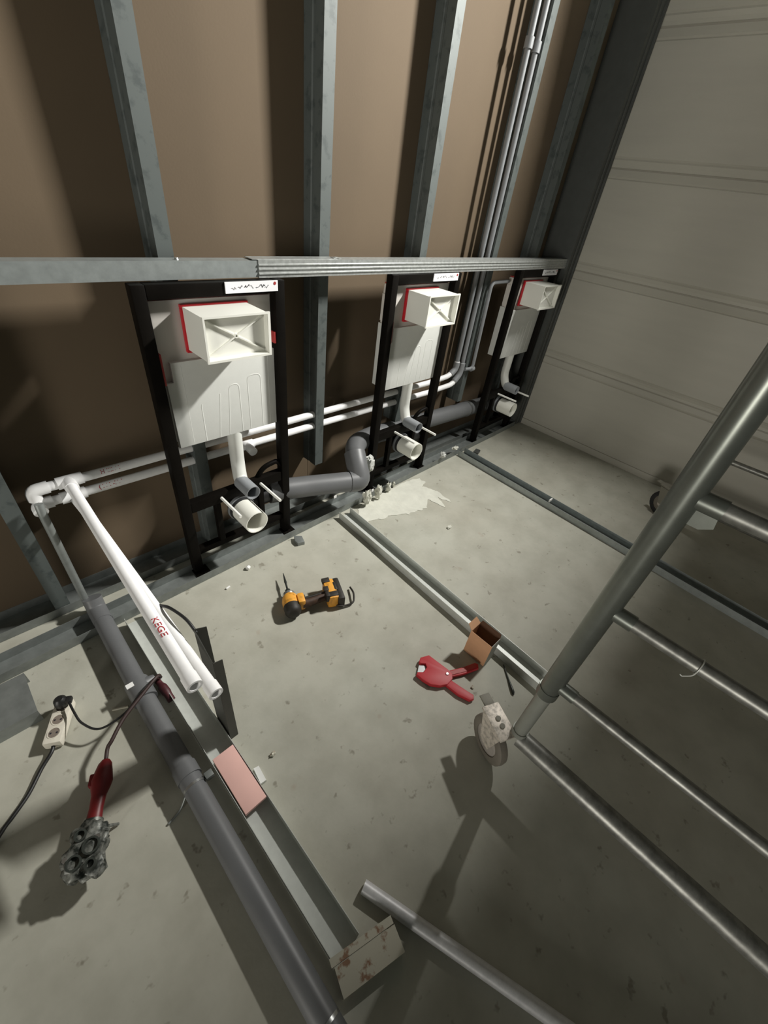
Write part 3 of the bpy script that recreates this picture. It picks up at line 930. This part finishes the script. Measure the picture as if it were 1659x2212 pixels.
# ------------------------------------------------------------------ cordless drill
dr = thing('cordless_drill', (.70, .93, 0), 'worn yellow and black cordless drill lying on the floor with a long bit', 'drill')
da = Vector((.395, .92, 0)).normalized()
dg = Vector((.92, -.395, 0)).normalized()
O = Vector((.622, .935, .036))
def D(s, t_, z=0):
    return O + da * s + dg * t_ + Z * z
def lathe(bm, prof, seg=18):
    bm_tube(bm, [D(s, 0) for s, r in prof], [r for s, r in prof], seg)
bm = bmesh.new(); lathe(bm, [(-.052, .018), (-.047, .027), (-.036, .0335), (-.014, .0350), (-.006, .0350)])
link_mesh('motor_cap', bm, 'tool_black', dr, smooth=45)
bm = bmesh.new(); lathe(bm, [(-.007, .0355), (.022, .0350), (.040, .0305), (.050, .024)])
link_mesh('motor_housing', bm, 'yellow', dr, smooth=45)
bm = bmesh.new(); lathe(bm, [(.049, .024), (.053, .0255), (.060, .0255), (.064, .020)])
link_mesh('nose_ring', bm, 'steel', dr, smooth=45)
bm = bmesh.new(); lathe(bm, [(.062, .013), (.082, .011), (.086, .006)])
link_mesh('chuck', bm, 'dark_steel', dr, smooth=45)
bm = bmesh.new(); lathe(bm, [(.084, .0042), (.118, .0042), (.128, .0060), (.150, .0040), (.182, .0016)], 8)
link_mesh('drill_bit', bm, 'dark_steel', dr, smooth=45)
bm = bmesh.new()
bm_obox(bm, D(.004, .040, .006), dg, da, Z, (.030, .052, .056), .010)
link_mesh('grip_neck', bm, 'yellow', dr, smooth=35)
bm = bmesh.new()
bm_obox(bm, D(.026, .052, 0), dg, da, Z, (.020, .018, .020), .005)
link_mesh('trigger', bm, 'tool_black', dr, smooth=35)
bm = bmesh.new()
gp = [D(-.004, .044), D(-.004, .075), D(.002, .105), D(.012, .150)]
bm_tube(bm, gp, [.021, .0195, .0185, .021], 14)
link_mesh('grip', bm, 'tool_brown', dr, smooth=50)
bm = bmesh.new()
bm_tube(bm, [D(.008, .050, .016), D(.008, .080, .0155), D(.014, .130, .016)], .006, 8)
link_mesh('grip_pad', bm, 'tool_black', dr, smooth=50)
bm = bmesh.new()
bm_obox(bm, D(.020, .170, .0), dg, da, Z, (.048, .110, .066), .012)
bat = link_mesh('battery_base', bm, 'yellow', dr, smooth=35)
bm = bmesh.new()
bm_obox(bm, D(.016, .203, -.002), dg, da, Z, (.030, .120, .062), .010)
link_mesh('battery', bm, 'tool_black', dr, smooth=35)
for s, t_, sz in ((.066, .160, (.034, .026, .016)), (.020, .150, (.022, .026, .016)), (-.014, .172, (.040, .026, .016)), (-.018, .146, (.016, .030, .040)), (.028, .190, (.014, .044, .010))):
    bm = bmesh.new()
    bm_obox(bm, D(s, t_, .028), dg, da, Z, sz, .004)
    link_mesh('bumper', bm, 'tool_black', bat, smooth=35)
bm = bmesh.new()
bm_tube(bm, spline([D(-.045, .180, -.010), Vector((.805, .808, .012)), Vector((.842, .800, .014)), Vector((.872, .832, .020)), Vector((.888, .872, .012))], 8), .0042, 8)
link_mesh('wrist_strap', bm, 'tool_black', dr, smooth=50)

# ------------------------------------------------------------------ cardboard box
cb = thing('cardboard_box', (1.065, .30, 0), 'small open cardboard box leaning on the floor track by the red cutter', 'box')
bt = .0022
bx0, bx1, by0, by1, bz = 1.036, 1.098, .246, .343, .128
cbm = Matrix.Identity(4)
box('front_wall', (bx0, by0, .001), (bx0 + bt, by1, bz), 'card', cb)
box('rear_wall', (bx1 - bt, by0, .045), (bx1, by1, bz), 'card_dark', cb)
box('side_wall', (bx0 + bt, by0, .001), (bx1 - bt, by0 + bt, bz), 'card_grey', cb)
box('side_wall', (bx0 + bt, by1 - bt, .001), (bx1 - bt, by1, bz), 'card', cb)
bm = bmesh.new()
bm_prism(bm, [(bx0 + bt, .001), (bx0 + bt, .0032), (bx1 - bt, .0472), (bx1 - bt, .045)], (0, by0 + bt, 0), X, Z, Y, by1 - by0 - 2 * bt, 0)
link_mesh('bottom', bm, 'card_dark', cb)
bm = bmesh.new()
bm_prism(bm, [(0, 0), (.060, 0), (.056, .030), (.004, .030)], (bx0 + .001, by1 - bt, bz + .0005), X, Vector((0, .72, .69)), Vector((0, .69, -.72)), bt)
link_mesh('flap', bm, 'card', cb)
bm = bmesh.new()
bm_prism(bm, [(0, 0), (.094, 0), (.090, .014), (.004, .014)], (bx1 - bt, by0 + .002, bz + .0005), Y, Vector((.6, 0, .8)), Vector((.8, 0, -.6)), bt)
link_mesh('flap', bm, 'card_dark', cb)

# ------------------------------------------------------------------ red pipe cutter
ct = thing('pipe_cutter', (.88, .33, 0), 'red enamelled pipe cutter lying open on the floor by the cardboard box', 'pipe cutter')
body = [(0.8626, 0.4283), (0.8956, 0.4135), (0.9004, 0.3701), (0.9052, 0.3277), (0.9052, 0.3051), (0.8885, 0.2899), (0.8562, 0.2889), (0.8307, 0.3038),
        (0.8084, 0.3302), (0.8005, 0.3604), (0.7985, 0.3924), (0.8074, 0.3955), (0.8246, 0.3805), (0.8500, 0.3850), (0.8580, 0.3980), (0.8440, 0.4121), (0.8450, 0.4210)]
prism('jaw_body', body, (0, 0, .004), X, Y, Z, .018, 'cutter_red', ct, .003)
prism('blade', [(.812, .3975), (.8265, .383), (.850, .3865), (.856, .398), (.845, .4115), (.836, .412)], (0, 0, .009), X, Y, Z, .003, 'steel', ct)
for nm, poly in (('handle', [(0.892, 0.3290), (0.9588, 0.2945), (1.012, 0.2745), (1.0180, .2620), (1.0045, 0.2500), (0.944, 0.2730), (0.8837, 0.3043)]),
                 ('handle', [(0.8521, 0.305), (0.881, 0.2981), (0.8915, 0.2407), (0.9005, 0.2000), (.889, .190), (0.874, 0.196), (0.8580, 0.2392)])):
    h_ = prism(nm, poly, (0, 0, .002), X, Y, Z, .016, 'cutter_red', ct, .0035)
prism('handle_pad', [(.905, .316), (.955, .291), (1.004, .2735), (.999, .258), (.948, .2775), (.900, .302)], (0, 0, .0185), X, Y, Z, .002, 'red_dull', ct)
bm = bmesh.new()
bm_tube(bm, [(.8875, .3155, .021), (.8875, .3155, .026)], [.007, .005], 12)
link_mesh('pivot_screw', bm, 'steel', ct, smooth=45)
bm = bmesh.new()
bm_tube(bm, [(1.105, .195, .004), (1.066, .149, .005), (1.040, .118, .0065), (1.031, .107, .0065), (1.025, .101, .004)], [.0018, .003, .006, .006, .003], 10)
tag(link_mesh('chisel_bit', bm, 'dark_steel', None, (1.065, .148, 0), smooth=45), 'thin black pointed bit on the floor below the cardboard box', 'bit')

# ------------------------------------------------------------------ scaffold tower
st = thing('scaffold_tower', (.80, .013, 0), 'steel scaffold tower on casters, its upright and rungs at the right', 'scaffold')
def end_frame(x, long_leg):
    tube('upright', [(x, .013, .425), (x, .013, 3.4)], .0255, 'tube', st, 24)
    tube('upright_collar', [(x, .013, .420), (x, .013, .450)], .0275, 'tube', st, 24)
    tube('leg', [(x, .013, .205), (x, .013, .44)], .0205, 'leg_paint', st, 20)
    tube('upright', [(x, -1.35, .425), (x, -1.35, 3.4)], .0255, 'tube', st, 20)
    for k, z in enumerate((.172, .478, .780, 1.082, 1.384, 1.686)):
        r_ = .0285 if k == 0 else .0150
        rg2 = tube('rung', [(x, -.010 if k else .005, z), (x, -1.33, z)], r_, 'tube_dusty', st, 16)
        if k:
            tube('weld_sleeve', [(x, -.006, z), (x, -.045, z)], .0180, 'tube', rg2, 14)
    # gusset
    prism('gusset', [(-.012, 1.072), (-.044, 1.068), (-.048, 1.046), (-.030, 1.034), (-.012, 1.034)], (x - .003, 0, 0), Y, Z, X, .006, 'tube', st)
    # caster
    wd2 = Vector((.42, .907, 0)).normalized()
    axl = Vector((wd2.y, -wd2.x, 0))
    top = Vector((x, .013, .19))
    wc2 = Vector((x - .020, .068, .079)) if long_leg else Vector((x + .030, .128, .079))
    R_ = .078
    tr = bmesh.new()
    n = 28
    rings = []
    for (rr2, off) in ((.050, -.016), (.068, -.0165), (.0765, -.012), (.0785, 0), (.0765, .012), (.068, .0165), (.050, .016)):
        rings.append([tr.verts.new(wc2 + wd2 * math.cos(2 * PI * k / n) * rr2 + Z * math.sin(2 * PI * k / n) * rr2 + axl * off) for k in range(n)])
    for i in range(len(rings)):
        j = (i + 1) % len(rings)
        for k in range(n):
            k2 = (k + 1) % n
            tr.faces.new((rings[i][k], rings[i][k2], rings[j][k2], rings[j][k]))
    ty = link_mesh('caster_wheel', tr, 'tyre' if long_leg else 'rubber', st, smooth=45)
    bm = bmesh.new()
    bm_tube(bm, [wc2 - axl * .0125, wc2 - axl * .011, wc2 + axl * .011, wc2 + axl * .0125], [.050, .053, .053, .050], 28)
    link_mesh('wheel_disc', bm, 'wheel' if long_leg else 'tyre', ty, smooth=45)
    bm = bmesh.new()
    bm_tube(bm, [wc2 - axl * .024, wc2 + axl * .024], .016, 14)
    link_mesh('wheel_hub', bm, 'wheel', ty, smooth=45)
    # fork
    fk = bmesh.new()
    for sg in (-1, 1):
        pts = [(-.026, 0), (.016, 0), (.050, .100), (-.045, .105)]
        bm_prism(fk, pts, wc2 + axl * (sg * .026 - .0015), wd2, Z, axl, .003)
    link_mesh('fork', fk, 'caster_tab' if not long_leg else 'caster_plate', st)
    bm = bmesh.new()
    bm_obox(bm, wc2 + wd2 * .004 + Z * .109, wd2, axl, Z, (.110, .060, .008), .002)
    link_mesh('top_plate', bm, 'caster_plate' if long_leg else 'caster_tab', st, smooth=35)
    for s in (-.012, .012):
        bm = bmesh.new()
        p_ = wc2 + wd2 * s + Z * .1135
        bm_tube(bm, [p_, p_ + Z * .0035], .008, 10)
        link_mesh('bolt', bm, 'caster_tab', st, smooth=45)
    bm = bmesh.new()
    bm_obox(bm, wc2 + wd2 * .076 + Z * .108, wd2, axl, Z, (.038, .034, .006), .001)
    link_mesh('brake_lever', bm, 'caster_tab', st, smooth=35)
    tube('stem', [(x, .013, .19), (x, .013, .21)], .024, 'leg_paint', st, 16)
end_frame(.80, True)
end_frame(2.80, False)
box('shade_deck', (.84, -1.33, 1.98), (3.12, .255, 2.01), 'tube_dusty', st, .004)  # unseen deck, added and sized to keep lamp light off the floor

# ------------------------------------------------------------------ small debris on the floor
tag(box('white_clip', (2.258, .605, .041), (2.292, .613, .058), 'paper', None, .001), 'small white clip standing on the dark track near the right wall', 'clip')
tag(tube('wall_plug', [(.600, 1.245, .009), (.612, 1.252, .009)], .009, 'paper', None, 10), 'white plastic plug lying before the left toilet frame', 'wall plug')
tag(tube('white_pin', [(.474, 1.200, .004), (.492, 1.204, .004)], .004, 'paper', None, 8), 'tiny white pin on the floor left of the drill', 'pin')
prism('metal_tab', [(.868, 1.262), (.884, 1.292), (.914, 1.268), (.900, 1.226), (.868, 1.236)], (0, 0, .0005), X, Y, Z, .020, 'galv_dark', None, .002, (.89, 1.26, 0))
tag(bpy.data.objects['metal_tab'], 'dark folded metal tab at the right foot of the left frame', 'metal tab')
bm = bmesh.new()
bm_obox(bm, (2.435, 1.265, .010), (1, .3, 0), (-.3, 1, 0), Z, (.06, .035, .018), .003)
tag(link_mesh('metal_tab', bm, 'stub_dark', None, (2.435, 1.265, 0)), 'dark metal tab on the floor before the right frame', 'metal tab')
for k, (x, y, s, lab) in enumerate(((1.601, .862, .012, 'grey crumb on the floor right of the plaster smear'), (.259, .514, .008, 'brown crumb near the white scrap'),
                               (.931, .223, .006, 'dark crumb beside the red cutter handles'))):
    lump('crumb', (x, y, .0004), s, 'rusty_plate' if k else 'plaster', lab, 'crumb', (1.2, .8, .45), 20 + k)
bm = bmesh.new()
bm_tube(bm, round_path([(.7838, -.170, .780), (.7838, -.170, .766), (.7838, -.158, .750), (.7838, -.154, .752)], .008), .0013, 8)
bm_tube(bm, [(.80 + .0172 * math.cos(a_), -.170, .780 + .0172 * math.sin(a_)) for a_ in [k_ * PI / 8 for k_ in range(17)]], .0013, 6)
tag(link_mesh('wire_tie', bm, 'galv_track', None, (.80, -.170, .780), smooth=50), 'pale wire tie hanging from the middle scaffold rung', 'wire tie')
